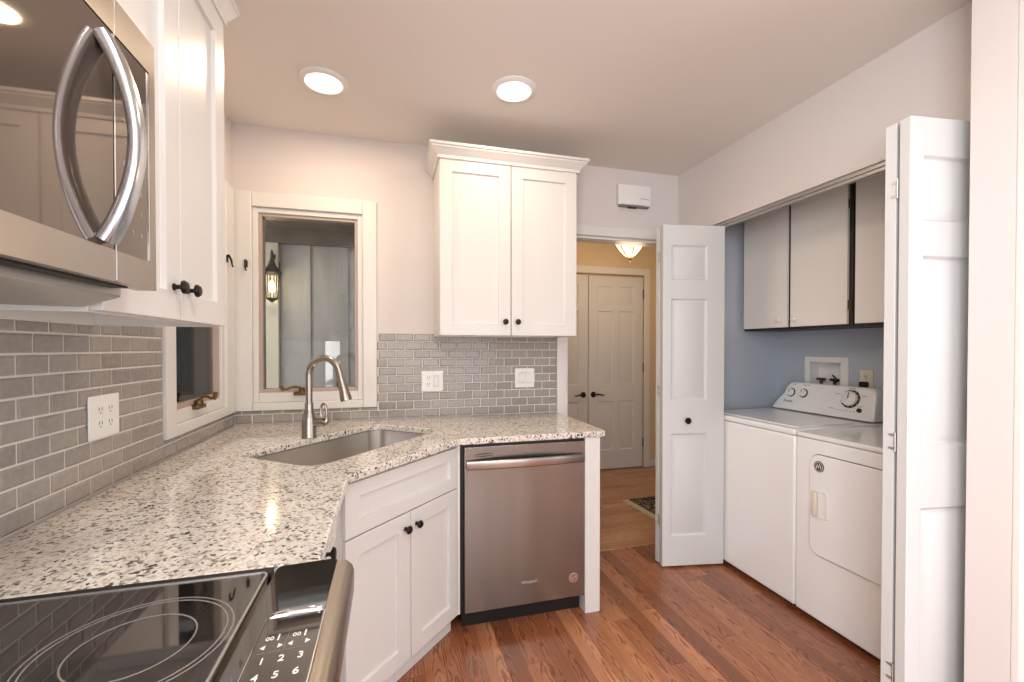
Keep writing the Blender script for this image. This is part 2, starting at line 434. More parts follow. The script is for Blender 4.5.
def window(name, label, Mx, w, h, depth, casing, left_c, right_c, crank_x, lock_side):
    """Mx: local x right, -y towards room, origin = lower left corner of hole at the wall face"""
    t = thing(name, label, 'window', tuple(Mx.translation), math.degrees(Mx.to_euler().z), None, 'structure')
    c = casing
    bm = BM()   # casing boards with a stepped inner edge
    for (x0, x1, z0, z1) in ((-left_c, 0, -c*.55, h+c), (w, w+right_c, -c*.55, h+c), (0, w, h, h+c), (0, w, -c*.55, 0)):
        box(bm, x0, x1, -.020, -.0005, z0, z1, Mx)
    obj('casing', bm, M['trim'], t, .004)
    bm = BM(); d = depth
    box(bm, 0, .028, -.004, d, 0, h, Mx); box(bm, w-.028, w, -.004, d, 0, h, Mx); box(bm, .028, w-.028, -.004, d, h-.028, h, Mx); box(bm, .028, w-.028, -.004, d, 0, .052, Mx)
    obj('jamb_liner', bm, M['trim'], t, .003)
    bm = BM(); s = .016; a0, a1, b0, b1 = .028, w-.028, .052, h-.028
    for (x0, x1, z0, z1) in ((a0, a0+s, b0, b1), (a1-s, a1, b0, b1), (a0+s, a1-s, b1-s, b1), (a0+s, a1-s, b0, b0+s+.004)):
        box(bm, x0, x1, .006, d-.01, z0, z1, Mx)
    obj('sash', bm, M['sash'], t, .002)
    obj('pane', box(BM(), a0+s-.002, a1-s+.002, .030, .035, b0+s, b1-s+.002, Mx), M['glass'], t, smooth=False)
    # crank: cover block, arm bent up, knob
    cm = Mx @ Matrix.Translation((crank_x, 0, 0))
    bm = BM(); box(bm, -.042, .042, -.030, .003, .036, .056, cm)
    cr = obj('crank_base', bm, M['bronze'], t, .006)
    s_ = -1 if lock_side == 'l' else 1
    bm = BM(); lathe(bm, [(.018, 0), (.016, .02), (.010, .026), (0, .028)], cm @ Matrix.Translation((0, -.014, .05)), 16)
    tube(bm, [(0, -.014, .072), (s_*.02, -.020, .083), (s_*.045, -.028, .084), (s_*.070, -.036, .072), (s_*.088, -.042, .074)], [.007, .006, .006, .006, .006], 8, cm)
    tube(bm, [(s_*.086, -.044, .066), (s_*.102, -.044, .094)], [.008, .010], 10, cm)
    obj('crank_handle', bm, M['bronze'], cr)
    # sash lock on the casing
    lx = -.026 if lock_side == 'l' else w+.006
    lm = Mx @ Matrix.Translation((lx, -.020, .745))
    bm = BM(); box(bm, -.008, .008, -.004, .0005, -.012, .022, lm); lathe(bm, [(.008, 0), (.008, .012), (0, .014)], lm @ Matrix.Translation((0, 0, .02)) @ Matrix.Rotation(PI/2, 4, 'X'), 12)
    tube(bm, [(0, -.010, .020), (.004, -.018, 0), (.003, -.022, -.026), (.008, -.024, -.034)], [.005, .005, .004, .004], 8, lm)
    obj('sash_lock', bm, M['knob'], t)
    return t
window('window_1', 'white cased casement window on the back wall above the sink', facing('-y', WH[0], YB, WH[2]), WH[1]-WH[0], WH[3]-WH[2], .09, .08, .093, .077, .245, 'l')
window('window_2', 'casement window on the left wall, mostly behind the wall cabinet', facing('+x', XL, LH[0], LH[2]), LH[1]-LH[0], LH[3]-LH[2], .09, .08, .077, .12, .215, 'r')
# unseen windows added behind the camera for fill light: frames in the holes
def plain_window(name, label, Mx, w, h):
    t = thing(name, label, 'window', tuple(Mx.translation), math.degrees(Mx.to_euler().z), None, 'structure')
    bm = BM()
    for (x0, x1, z0, z1) in ((-.07, 0, -.07, h+.07), (w, w+.07, -.07, h+.07), (0, w, h, h+.07), (0, w, -.07, 0)): box(bm, x0, x1, -.018, -.0005, z0, z1, Mx)
    obj('casing', bm, M['trim'], t, .003)
    return t
plain_window('window_added_3', 'added wide window behind the viewpoint', facing('+y', 1.8, FY0, .5), 2.3, 1.7)
plain_window('window_added_4', 'added wide side window of the adjoining room', facing('-x', FX1, .1, .5), 1.9, 1.7)

plain_window('window_added_5', 'added window on the left wall behind the viewpoint', facing('+x', XL, -2.15, .9), 1.6, 1.3)
# doorway casing
bm = BM(); cz = YB
box(bm, 1.036, 1.099, cz-.018, cz-.0005, 0, 2.138); box(bm, 1.871, 1.936, cz-.018, cz-.0005, 0, 2.138); box(bm, 1.099, 1.871, cz-.018, cz-.0005, 2.072, 2.138)
struct('trim_2', bm, M['trim'], 'white casing around the hall doorway', 'door casing', .004)
bm = BM(); box(bm, 1.1005, 1.116, cz-.001, cz+.112, 0.005, 2.069); box(bm, 1.854, 1.8695, cz-.001, cz+.112, .005, 2.069); box(bm, 1.116, 1.854, cz-.001, cz+.112, 2.054, 2.069)
struct('trim_3', bm, M['trim'], 'white jamb lining the hall doorway', 'door jamb', .002)
bm = BM(); box(bm, XR+.012, XR+.050, .952, 2.428, 2.082, 2.0995); box(bm, XR+.020, XR+.026, .952, 2.428, 2.066, 2.082); box(bm, XR+.036, XR+.042, .952, 2.428, 2.066, 2.082)
struct('trim_4', bm, M['steelgrey'], 'grey metal folding door track under the closet header', 'door track', .001)
# hall
bm = BM(); box(bm, .98, 1.10, YB+.11, 4.32, 0, 2.60); box(bm, 2.85, 2.96, YB, 4.32, 0, 2.60); box(bm, 2.79, 2.85, YB, YB+.11, 0, 2.6)
box(bm, .98, 1.34, 4.32, 4.43, 0, 2.6); box(bm, 2.705, 2.96, 4.32, 4.43, 0, 2.6); box(bm, 1.34, 2.705, 4.32, 4.43, 2.125, 2.6); box(bm, 1.34, 2.705, 4.375, 4.43, 0, 2.125)  # last box: backing added to block sky light leaking under the doors
struct('wall_hall', bm, M['tan'], 'warm tan hall walls beyond the doorway', 'wall', smooth=False)
struct('ceiling_hall', box(BM(), .98, 2.96, YB+.11, 4.43, 2.50, 2.56), M['ceiling'], 'hall ceiling', 'ceiling', smooth=False)
bm = BM(); box(bm, 1.272, 1.346, 4.302, 4.3195, .005, 2.205); box(bm, 2.700, 2.772, 4.302, 4.3195, .005, 2.205); box(bm, 1.346, 2.700, 4.302, 4.3195, 2.128, 2.205)
struct('trim_5', bm, M['trim'], 'white casing around the double hall doors', 'door casing', .006)
bm = BM(); box(bm, 2.773, 2.849, 4.305, 4.3195, .005, .085); box(bm, 2.836, 2.8495, 2.81, 4.304, .005, .085)
struct('baseboard_hall', bm, M['trim'], 'white baseboard in the hall', 'baseboard', .003)

SIXX, SIXZ = [.109, .289, .368, .545], [.22, .752, .936, 1.732, 1.80, 2.00]
SIXC = {(1, 1), (3, 1), (1, 3), (3, 3), (1, 5), (3, 5)}
def hall_door(n, x, lever_x, s, label):
    Mx = facing('-y', x, 4.325, .012); w = .655
    t = thing('door_%d' % n, label, 'door', tuple(Mx.translation), 0, None, 'structure')
    xs = SIXX if s > 0 else [w-v for v in SIXX[::-1]]
    obj('door_slab', panel_front(BM(), w, 2.092, .036, xs, [z-.016 for z in SIXZ], SIXC, Mx, both=True), M['door'], t, .002)
    lm = Mx @ Matrix.Translation((lever_x, 0, .815))
    bm = lathe(BM(), [(.031, -.001), (.031, .006), (.026, .012), (.012, .014), (.011, .045), (0, .047)], lm @ Matrix.Rotation(PI/2, 4, 'X'), 20)
    tube(bm, [(0, -.042, 0), (s*.03, -.046, .004), (s*.065, -.046, .002), (s*.095, -.043, -.008), (s*.112, -.040, -.004)], [.009, .009, .008, .007, .006], 10, lm)
    obj('lever_handle', bm, M['knob'], t)
    hx = w+.002 if s > 0 else -.002
    for hz in (.22, 1.05, 1.86):
        obj('hinge', tube(BM(), [(hx, -.006, hz), (hx, -.006, hz+.10)], .007, 8, Mx), M['bronze'], t)
hall_door(1, 1.375, .60, -1, 'left leaf of the white double hall doors, partly behind the kitchen cabinet')
hall_door(2, 2.038, .055, 1, 'right leaf of the white double hall doors, fully seen through the doorway')

# exterior seen through the windows
bm = box(BM(), -3.2, .975, 4.10, 4.2, 0, 2.7)
for k in range(14): box(bm, -3.1+k*.302-.022, -3.1+k*.302+.022, 4.078, 4.101, 0, 2.3)
struct('wall_porch', bm, M['siding'], 'grey-green board and batten wall outside the window', 'wall', smooth=False)
bm = box(BM(), .93, .98, 2.80, 4.07, 0, 2.7)
for k in range(5): box(bm, .915, .931, 2.9+k*.25, 2.93+k*.25, 0, 2.3)
box(bm, -3.3, -3.2, -1, 4.2, 0, 2.7)
struct('wall_exterior', bm, M['siding'], 'grey-green side walls outside the windows', 'wall', smooth=False)
bm = box(BM(), -3.2, .93, 3.62, 4.077, 2.32, 2.38); box(bm, -3.2, .93, 4.04, 4.077, 2.2, 2.32)
struct('ceiling_porch', bm, M['soffit'], 'brown porch soffit outside the window', 'ceiling', smooth=False)
struct('trim_6', box(BM(), -1.04, -.90, 4.03, 4.076, 0, 2.1995), M['porch_trim'], 'cream trim boards on the porch wall', 'trim', .004)
struct('floor_porch', box(BM(), -3.2, .98, 2.80, 4.1, -.1, -.02), M['soffit'], 'porch floor outside the window', 'floor', smooth=False)

LX, LY = -.925, 3.94
LZ = -.075
t = thing('wall_lantern', 'lit porch lantern with a pointed cap, seen through the back window glass', 'lantern', (LX, LY, 1.72))
bm = BM(); box(bm, LX-.03, LX+.03, 4.055, 4.0775, 1.98+LZ, 2.12+LZ); tube(bm, [(LX, 4.06, 2.08+LZ), (LX, 4.02, 2.17+LZ), (LX, LY, 2.16+LZ), (LX, LY, 2.12+LZ)], .008, 8)
obj('bracket', bm, M['lantern'], t)
obj('cap', lathe(BM(), [(0, 2.20), (.010, 2.18), (.014, 2.12), (.03, 2.07), (.075, 2.01), (.072, 2.0), (.045, 1.998)], Matrix.Translation((LX, LY, LZ)), 6), M['lantern'], t, smooth=False)
bm = BM()
for k in range(6):
    a = 2*PI*k/6; tube(bm, [(LX+.05*math.cos(a), LY+.05*math.sin(a), 2.0+LZ), (LX+.04*math.cos(a), LY+.04*math.sin(a), 1.80+LZ)], .004, 6)
lathe(bm, [(0, 1.77), (.012, 1.775), (.03, 1.79), (.045, 1.80), (.045, 1.806), (0, 1.806)], Matrix.Translation((LX, LY, LZ)), 12)
obj('cage', bm, M['lantern'], t)
obj('bulb', lathe(BM(), [(0, 1.85), (.018, 1.86), (.024, 1.89), (.018, 1.93), (0, 1.95)], Matrix.Translation((LX, LY, LZ)), 12), M['bulb'], t)
l = bpy.data.lights.new('lantern_light', 'POINT'); l.energy = 3; l.color = (1, .86, .62); l.shadow_soft_size = .03
o = bpy.data.objects.new('lantern_light', l); COL.objects.link(o); o.location = (LX, LY-.12, 1.83)

# ------------------------------------------------------------------ backsplash tiles
PITCH, TZ = .0500, .9155
def tiles(bm, u0, u1, z0, z1, phase, Mx, skip=(), tw=.101):
    """bevelled tiles on local plane y=0 (towards -y); pitch tw x PITCH, running bond"""
    g = .0028; row = 0
    r = 0
    while TZ+r*PITCH < z1-.004:
        za, zb = TZ+r*PITCH+g, TZ+(r+1)*PITCH-g
        za, zb = max(za, z0), min(zb, z1)
        off = phase + (tw/2 if r % 2 else 0)
        k0 = math.floor((u0-off)/tw)-1
        if zb-za > .006:
            for k in range(k0, k0+int((u1-u0)/tw)+4):
                a, b = max(off+k*tw+g, u0), min(off+(k+1)*tw-g, u1)
                if b-a < .006: continue
                e = min(.005, (b-a)/3, (zb-za)/3)
                bk = [(a,-.003,za),(b,-.003,za),(b,-.003,zb),(a,-.003,zb)]; md = [(p[0],-.0055,p[2]) for p in bk]
                fr = [(a+e,-.0085,za+e),(b-e,-.0085,za+e),(b-e,-.0085,zb-e),(a+e,-.0085,zb-e)]
                R = [[bm.verts.new(T(p, Mx)) for p in q] for q in (bk, md, fr)]
                for A, Bv in zip(R, R[1:]):
                    for q in range(4):
                        bm.faces.new((A[q], A[(q+1)%4], Bv[(q+1)%4], Bv[q]))
                bm.faces.new(R[2]); bm.faces.new(R[0][::-1])
        r += 1
    return bm
for nm, lab, Mx, areas, ph in (
    ('trim_7', 'grey subway tile backsplash along the left wall', facing('+x', XL, 0, 0), [(0.0, 1.906, .9155, 1.405), (1.906, 2.674, .9155, .984)], .088),
    ('trim_8', 'grey subway tile backsplash on the back wall under the wall cabinet', facing('-y', 0, YB, 0), [(XL+.010, -.078, .9155, .984), (-.078, 1.034, .9155, 1.4155)], -.0225)):
    bm = BM()
    for a in areas: tiles(bm, a[0], a[1], a[2], a[3], ph, Mx)
    tl = struct(nm, bm, M['tile'], lab, 'tile backsplash', smooth=False)
    bm = BM()
    for a in areas: box(bm, a[0], a[1], -.0042, -.0005, a[2], a[3], Mx)
    obj('grout', bm, M['grout'], tl, smooth=False)

# ------------------------------------------------------------------ wall cabinets
def wall_cabinet(name, label, x0, x1, y0, y1, z0, z1, face, ndoors, crown_path=None, knobs='centre', top=.0):
    """x0..y1 = carcass footprint; doors sit in front of the face"""
    t = thing(name, label, 'cabinet', ((x0+x1)/2, (y0+y1)/2, z0))
    bm = BM(); p = .018
    box(bm, x0, x1, y0, y1, z0+.034, z1)
    if face == '-y': box(bm, x0, x0+p, y0, y1, z0, z0+.034); box(bm, x1-p, x1, y0, y1, z0, z0+.034); box(bm, x0+p, x1-p, y0, y0+p, z0, z0+.034); box(bm, x0+p, x1-p, y1-p, y1, z0, z0+.034)
    else: box(bm, x0, x1, y0, y0+p, z0, z0+.034); box(bm, x0, x1, y1-p, y1, z0, z0+.034); box(bm, x1-p, x1, y0+p, y1-p, z0, z0+.034); box(bm, x0, x0+p, y0+p, y1-p, z0, z0+.034)
    obj('carcass', bm, M['white'], t, .0015)
    wtot = (x1-x0) if face == '-y' else (y1-y0)
    org = facing('-y', x0, y0-.0205, z0) if face == '-y' else facing('+x', x1+.0205, y0, z0)
    dw = (wtot-.006-.005*(ndoors-1))/ndoors; dh = z1-z0-.006-top
    for k in range(ndoors):
        dm = org @ Matrix.Translation((.003+k*(dw+.005), 0, .003))
        d = obj('door', shaker(BM(), dw, dh, .020, .066, dm), M['white'], t, .0015)
        kx = dw-.033 if k % 2 == 0 else .033
        knob(d, dm @ Matrix.Translation((kx, 0, .075)))
    if crown_path:
        obj('crown_molding', crown(BM(), crown_path, z1-.006, CROWN), M['white'], t, angle=25)
    return t
wall_cabinet('wall_cabinet', 'white two-door wall cabinet with crown on the back wall beside the doorway', .248, 1.036, 2.376, YB-.0005, 1.395, 2.352, '-y', 2,
             [(.248, YB-.001), (.248, 2.356), (1.036, 2.356), (1.036, YB-.001)], top=.012)
wall_cabinet('wall_cabinet', 'white wall cabinet with paired dark knobs to the right of the microwave', XL+.0005, -.502, .921, 1.515, 1.392, 2.317, '+x', 2, None, top=.012)
wall_cabinet('wall_cabinet', 'short white cabinet above the microwave', XL+.0005, -.502, .158, .918, 1.862, 2.317, '+x', 2, None, top=.012)
t = obj('crown_molding', crown(BM(), [(-.482, .16), (-.482, 1.515), (XL+.001, 1.515)], 2.311, [(a*.6, z) for a, z in CROWN]), M['white'], None, angle=25)
setp(t, 'white crown molding topping the cabinets beside and above the microwave', 'crown molding')

# ------------------------------------------------------------------ microwave
MX = -.40
t = thing('microwave', 'stainless over-range microwave with bowed handle and dark glass', 'microwave', (-.61, .54, 1.40))
obj('casing', box(BM(), -.81, MX-.032, .162, .917, 1.436, 1.856), M['steel'], t, .003)
mf = facing('+x', MX, .162, 1.43)     # local x = world y-.162
fw, seam = .756, .638
def cutpanel(x0, x1, z0, z1, cx0, cx1, cz0, cz1):
    """steel panel with a rectangular cut filled by glass later"""
    bm = BM()
    for (a, b, c, d) in ((x0, cx0, z0, z1), (cx1, x1, z0, z1), (cx0, cx1, z0, cz0), (cx0, cx1, cz1, z1)):
        if b-a > 1e-4: box(bm, a, b, 0, .030, c, d, mf)
    bmesh.ops.remove_doubles(bm, verts=bm.verts[:], dist=1e-5)
    return bm
d = obj('door', cutpanel(0, seam, 0, .426, .06, seam, .047, .372), M['steel'], t, smooth=False)
obj('door_glass', box(BM(), .0605, seam-.001, .0015, .0295, .0475, .3715, mf), M['mwglass'], d, smooth=False)
cp = obj('control_panel', cutpanel(seam+.003, fw, 0, .426, seam+.003, fw-.018, .047, .372), M['steel'], t, smooth=False)
obj('control_glass', box(BM(), seam+.0035, fw-.0185, .0015, .0295, .0475, .3715, mf), M['mwglass'], cp, smooth=False)
obj('seam_strip', box(BM(), seam, seam+.003, .0004, .020, .002, .424, mf), M['chrome'], cp)
obj('edge_strip', box(BM(), fw-.0225, fw-.0185, .0003, .0015, .049, .370, mf), M['chrome'], cp)
for r_ in range(7):
    for c_ in range(3):
        text('button_mark', '147*'[r_-3] if (c_ == 0 and r_ > 2) else '2580'[r_-3] if (c_ == 1 and r_ > 2) else '369#'[r_-3] if r_ > 2 else '---', .011, mf @ Matrix.Translation((seam+.026+c_*.024, .0012, .29-r_*.034)), M['palemark'], cp, extrude=.0002)
# bowed handle
pts = []
for k in range(25):
    u = k/24; z = .055+u*.293
    pts.append((.609, -.003-.039*math.sin(PI*u)**.85, z))
secs = []
for k in range(25):
    ww = .017-.003*math.sin(PI*k/24); secs.append([(a*1.0, b) for a, b in rrect(2*ww*.55, 2*ww, .006, 3)])
obj('handle', sweep(BM(), pts, secs, mf, up=(1, 0, 0)), M['handle_steel'], t)
bm = BM()
prism(bm, [(-.80, 1.405), (-.50, 1.398), (-.445, 1.416), (-.445, 1.4355), (-.80, 1.4355)], .175, .905, 1)
obj('base_pan', bm, M['steelgrey'], t, .003)
obj('vent_slot', box(BM(), -.446, -.420, .18, .872, 1.428, 1.4355), M['black'], t)

# ------------------------------------------------------------------ range
t = thing('range', 'stainless slide-in range with black glass top and front touch controls', 'range', (-.44, .54, 0))
RY0, RY1 = .16, .915
bm = BM(); prism(bm, [(-.80, .03), (-.13, .03), (-.13, .893), (-.80, .893)], RY0+.004, RY1-.004, 1)
obj('body', bm, M['range_steel'], t, .002)
obj('rear_gap', box(BM(), -.775, -.215, .894, .9185, .8935, .9150), M['black'], t)
obj('cooktop', prism(BM(), rrect(.562, .728, .012, 4, -.497, .5305), .8935, .9185), M['blackglass'], t, .003)
bm = BM()
sweep(bm, [(p[0], p[1], .9192) for p in rrect(.556, .722, .012, 4, -.497, .5305)], [(-.0018, -.001), (.0018, -.001), (.0018, .0010), (-.0018, .0010)], None, (0, 0, 1), True)
obj('cooktop_rim', bm, M['steelgrey'], t)
def ring(bm, cx, cy, r):
    sweep(bm, [(cx+r*math.cos(2*PI*k/48), cy+r*math.sin(2*PI*k/48), .9187) for k in range(48)], [(-.0011, -.0002), (.0011, -.0002), (.0011, .0003), (-.0011, .0003)], None, (0, 0, 1), True)
for cx, cy, rs in ((-.345, .72, (.118, .110, .072)), (-.345, .34, (.118, .11, .075)), (-.62, .74, (.088, .082)), (-.62, .34, (.088, .082)), (-.66, .54, (.055,))):
    bm = BM()
    for r_ in rs: ring(bm, cx, cy, r_)
    obj('burner_ring', bm, M['ring'], t)
# control panel: bullnosed steel rail with dark inset
prof = [(-.209, .80), (-.209, .921)]
prof += [(-.098, .924), (-.084, .921), (-.074, .912), (-.070, .899), (-.071, .86), (-.080, .80)]
cpn = obj('control_panel', prism(BM(), prof, RY0+.002, RY1-.008, 1), M['range_steel'], t, .009)
sl = Matrix.Translation((-.209, 0, .921)) @ Matrix.Rotation(-math.atan2(.003, .111), 4, 'Y')
obj('control_glass', prism(BM(), rrect(.104, .716, .010, 4, .057, .544), .0, .0018, 2, sl), M['blackglass'], cpn, .0006)
pad = obj('touch_pad', prism(BM(), rrect(.080, .47, .012, 5, .070, .492), .0015, .0065, 2, sl), M['blackglass'], cpn, .002)
bm = BM(); tube(bm, [(.032+.076*k/16, .722+.003*math.sin(PI*k/16)**.3, .0045+.002*math.sin(PI*k/16)**.3) for k in range(17)], [.003+.0035*math.sin(PI*k/16)**.3 for k in range(17)], 12, sl)
obj('chrome_trim', bm, M['chrome'], pad)
bm = BM()
for x_ in (.0305, .1095): tube(bm, [(x_, .27, .0035), (x_, .722, .0035)], .0022, 8, sl)
obj('trim_rail', bm, M['chrome'], pad)
def padtext(s_, u_, v_, size):
    Mx = sl @ Matrix.Translation((u_, v_, .0066)) @ Matrix.Rotation(-PI/2, 4, 'X')
    text('legend', s_, size, Mx, M['whitemark'], pad, extrude=.0004)
for v_, row in ((.622, ('1', '2', '3')), (.592, ('4', '5', '6')), (.562, ('7', '8', '9')), (.532, ('-', '0', '+')), (.49, ('BAKE', 'BROIL', 'WARM')), (.45, ('START', 'SET', 'OFF'))):
    for u_, s_ in zip((.048, .071, .094), row): padtext(s_, u_, v_, .017 if len(s_) == 1 else .007)
for u_ in (.053, .087):
    padtext('00', u_-.006, .668, .011); padtext('1', u_+.005, .668, .019)
    bm = BM()
    for du in (-.008, .008):
        q = 1 if du > 0 else -1
        prism(bm, [(u_+du, .650-.0045), (u_+du, .650+.0045), (u_+du+q*.006, .650)], .0066, .0070, 2, sl)
    obj('arrow_mark', bm, M['whitemark'], pad, smooth=False)
obj('divider_mark', box(box(BM(), .038, .102, .638, .6386, .0066, .0069, sl), .0697, .0703, .640, .680, .0066, .0069, sl), M['greymark'], pad, smooth=False)
df = facing('+x', -.105, RY0+.006, .16)
dr = obj('oven_door', box(BM(), 0, RY1-RY0-.012, 0, .024, 0, .62, df), M['range_steel'], t, .004)
obj('door_window', box(BM(), .10, .643, -.002, .0, .16, .46, df), M['blackglass'], dr, .001)
bm = BM(); tube(bm, [(.06, -.034, .50), (.683, -.034, .50)], .011, 14, df)
for x_ in (.07, .673): tube(bm, [(x_, -.034, .50), (x_, .001, .50)], .009, 10, df)
obj('oven_handle', bm, M['range_steel'], dr)
obj('storage_drawer', box(BM(), 0, RY1-RY0-.012, 0, .024, -.128, -.006, df), M['range_steel'], t, .004)

# ------------------------------------------------------------------ base cabinets
A_, B_ = (-.152, 1.556), (.300, 2.030)
ang = math.degrees(math.atan2(B_[1]-A_[1], B_[0]-A_[0])); wd = math.hypot(B_[0]-A_[0], B_[1]-A_[1])
dirv = Vector((math.cos(math.radians(ang)), math.sin(math.radians(ang)))); nrm = Vector((-dirv.y, dirv.x))
CT = .8835
t = thing('sink_cabinet', 'white angled sink base cabinet with two doors and a false drawer front', 'cabinet', (A_[0], A_[1], 0), ang)
def off(p, d): return (p[0]+nrm.x*d, p[1]+nrm.y*d)
bm = BM()
a2, b2 = off(A_, .021), off(B_, .021)
poly = [a2, b2, (.306, b2[1]+.012), (.306, 2.05), (.306, 2.09), (.286, 2.09)]
# face frame and cabinet floor keep the inside free for the sink bowl
F = frame(a2[0], a2[1], 0, ang)
box(bm, 0, .03, 0, .02, .085, CT, F); box(bm, wd-.03, wd, 0, .02, .085, CT, F); box(bm, .03, wd-.03, 0, .02, .855, CT, F); box(bm, .03, wd-.03, 0, .02, .66, .70, F); box(bm, .03, wd-.03, 0, .02, .085, .10, F)
box(bm, .288, .306, 2.050, 2.66, .085, CT); box(bm, -.80, a2[0]-.003, 1.556, 1.574, .005, CT)
box(bm, -.79, .285, 2.64, 2.66, .005, CT)
prism(bm, [a2, b2, (.287, 2.63), (-.78, 2.63), (-.78, 1.58), (-.17, 1.58)], .085, .10)
obj('carcass', bm, M['white'], t, .001)
Fk = frame(*off(A_, .044), 0, ang)
obj('toe_kick', box(BM(), .0, wd-.002, 0, .015, 0, .084, Fk), M['white'], t, .001)
obj('filler_strip', box(BM(), .2875, .3065, 2.030, 2.049, .085, CT), M['white'], t, .001)
Fd = frame(A_[0], A_[1], 0, ang)
obj('false_drawer_front', shaker(BM(), wd-.008, .186, .020, .062, Fd @ Matrix.Translation((.004, 0, .683)), rail=.052), M['white'], t, .0015)
dw = (wd-.008-.005)/2
for k in range(2):
    dm = Fd @ Matrix.Translation((.004+k*(dw+.005), 0, .088))
    d = obj('door', shaker(BM(), dw, .590, .020, .066, dm), M['white'], t, .0015)
    knob(d, dm @ Matrix.Translation((dw-.030 if k == 0 else .030, 0, .530)))
# narrow cabinet between range and sink cabinet
t = thing('base_cabinet', 'narrow white base cabinet squeezed between the range and the sink cabinet', 'cabinet', (-.45, 1.24, 0))
bm = BM(); box(bm, -.80, -.190, .926, 1.545, .085, CT); obj('carcass', bm, M['white'], t, .0015)
obj('toe_kick', box(BM(), -.79, -.245, .93, 1.54, 0, .084), M['white'], t)
cf = facing('+x', -.169, .926, 0)
dr = obj('drawer', shaker(BM(), .610, .186, .020, .060, cf @ Matrix.Translation((.004, 0, .683)), rail=.05), M['white'], t, .0015)
knob(dr, cf @ Matrix.Translation((.304, 0, .790)), r=.017)
dr = obj('door', shaker(BM(), .610, .590, .020, .066, cf @ Matrix.Translation((.004, 0, .088))), M['white'], t, .0015)
knob(dr, cf @ Matrix.Translation((.575, 0, .620)))
# end post
t = obj('end_panel', box(BM(), .931, 1.012, 2.011, 2.66, 0, CT), M['white'], None, .002)
setp(t, 'white upright panel closing the counter at the right of the dishwasher', 'panel')

# ------------------------------------------------------------------ dishwasher
t = thing('dishwasher', 'stainless steel dishwasher with a bowed bar handle under the granite counter', 'dishwasher', (.62, 2.3, 0))
obj('tub', box(BM(), .316, .928, 2.052, 2.63, .092, .874), M['darkgap'], t)
obj('side_gap_shade', box(BM(), .3095, .3235, 2.030, 2.062, .095, .874), M['darkgap'], t)  # dark strip standing in for the shaded gap beside the door
df = facing('-y', .3255, 2.015, .092)
dwid = .6025
dr = obj('door', box(BM(), 0, dwid, 0, .036, 0, .776, df), M['dw_steel'], t, .003)
obj('top_gap_shade', box(BM(), 0, dwid, .004, .036, .7765, .788, df), M['black'], t)  # black strip painting the shade in the gap between door and counter
bm = BM(); ps = []; 
for k in range(21):
    u = k/20; ps.append((.010+u*.583, -.012-.036*math.sin(PI*u), .693+.006*math.sin(PI*u)))
sweep(bm, ps, rrect(.014, .042, .006, 3), df, up=(0, 0, 1))
for x_ in (.016, .587): box(bm, x_-.008, x_+.008, -.016, .0005, .676, .710, df)
obj('handle', bm, M['steel'], dr)
bm = BM()
for z_ in (.729, .740): tube(bm, [(.046, -.0005, z_-.002), (.09, -.0008, z_+.002), (.135, -.0005, z_+.002)], [.001, .0022, .001], 8, df)
obj('vent_slot', bm, M['black'], dr)
lg = df @ Matrix.Translation((.312, -.0006, .108))
text('logo', 'Whirlpool', .019, lg, M['logo'], dr, shear=.35)
bm = BM(); sweep(bm, [(.040*math.cos(a), 0, .003+.012*math.sin(a)) for a in [PI*(.95+k/22*1.25) for k in range(23)]], [(-.0006, -.0003), (.0006, -.0003), (.0006, .0003), (-.0006, .0003)], lg, (0, 1, 0))
obj('logo_swoosh', bm, M['greymark'], dr)
bd = df @ Matrix.Translation((.545, 0, .096)) @ Matrix.Rotation(PI/2, 4, 'X')
b = obj('badge', lathe(BM(), [(.0245, -.0003), (.0245, .0008), (.0225, .0012), (0, .0012)], bd, 28), M['coppermark'], dr)
bm = BM(); sweep(bm, [((.017)*math.cos(2*PI*k/30), .017*math.sin(2*PI*k/30), .0014) for k in range(30)], [(-.0016, -.0004), (.0016, -.0004), (.0016, .0004), (-.0016, .0004)], bd, (0, 0, 1), True)
sweep(bm, [(.008*math.cos(a)*(1 if k < 10 else 1), .005+.005*math.sin(a), .0014) for k, a in enumerate([PI*.1+k*PI*1.2/10 for k in range(11)])], [(-.002, -.0004), (.002, -.0004), (.002, .0004), (-.002, .0004)], bd, (0, 0, 1))
sweep(bm, [(.008*math.cos(a), -.005+.005*math.sin(a), .0014) for a in [PI*.6-k*PI*1.3/10 for k in range(11)]], [(-.002, -.0004), (.002, -.0004), (.002, .0004), (-.002, .0004)], bd, (0, 0, 1))
obj('badge_mark', bm, M['brownmark'], b)
obj('kick_plate', box(BM(), .318, .926, 2.070, 2.085, .002, .090), M['black'], t)

# ------------------------------------------------------------------ countertop with sink cut-out
SKC, SKA, SKW, SKH = (-.172, 2.085), 49.5, .770, .420
SF = frame(SKC[0], SKC[1], 0, SKA)
def rr_loop(w_, h_, r_, n=8): return [(SF @ Vector((p[0], p[1], 0))).to_2d() for p in rrect(w_, h_, r_, n)]
outer = [(-.808, .920), (-.136, .920), (-.136, 1.512), (-.128, 1.535), (.285, 1.975), (.305, 1.992), (1.020, 1.996), (1.034, 2.003), (1.041, 2.018), (1.036, 2.6755), (-.808, 2.6755)]
hole = rr_loop(SKW, SKH, .075)
bm = BM()
ov = [bm.verts.new((x, y, .914)) for x, y in outer]; hv = [bm.verts.new((p.x, p.y, .914)) for p in hole]
es = [bm.edges.new((vs[i], vs[(i+1) % len(vs)])) for vs in (ov, hv) for i in range(len(vs))]
bmesh.ops.triangle_fill(bm, use_beauty=True, edges=es)
r_ = bmesh.ops.extrude_face_region(bm, geom=bm.faces[:])
for v in [g for g in r_['geom'] if isinstance(g, bmesh.types.BMVert)]: v.co.z -= .030
bmesh.ops.recalc_face_normals(bm, faces=bm.faces[:])
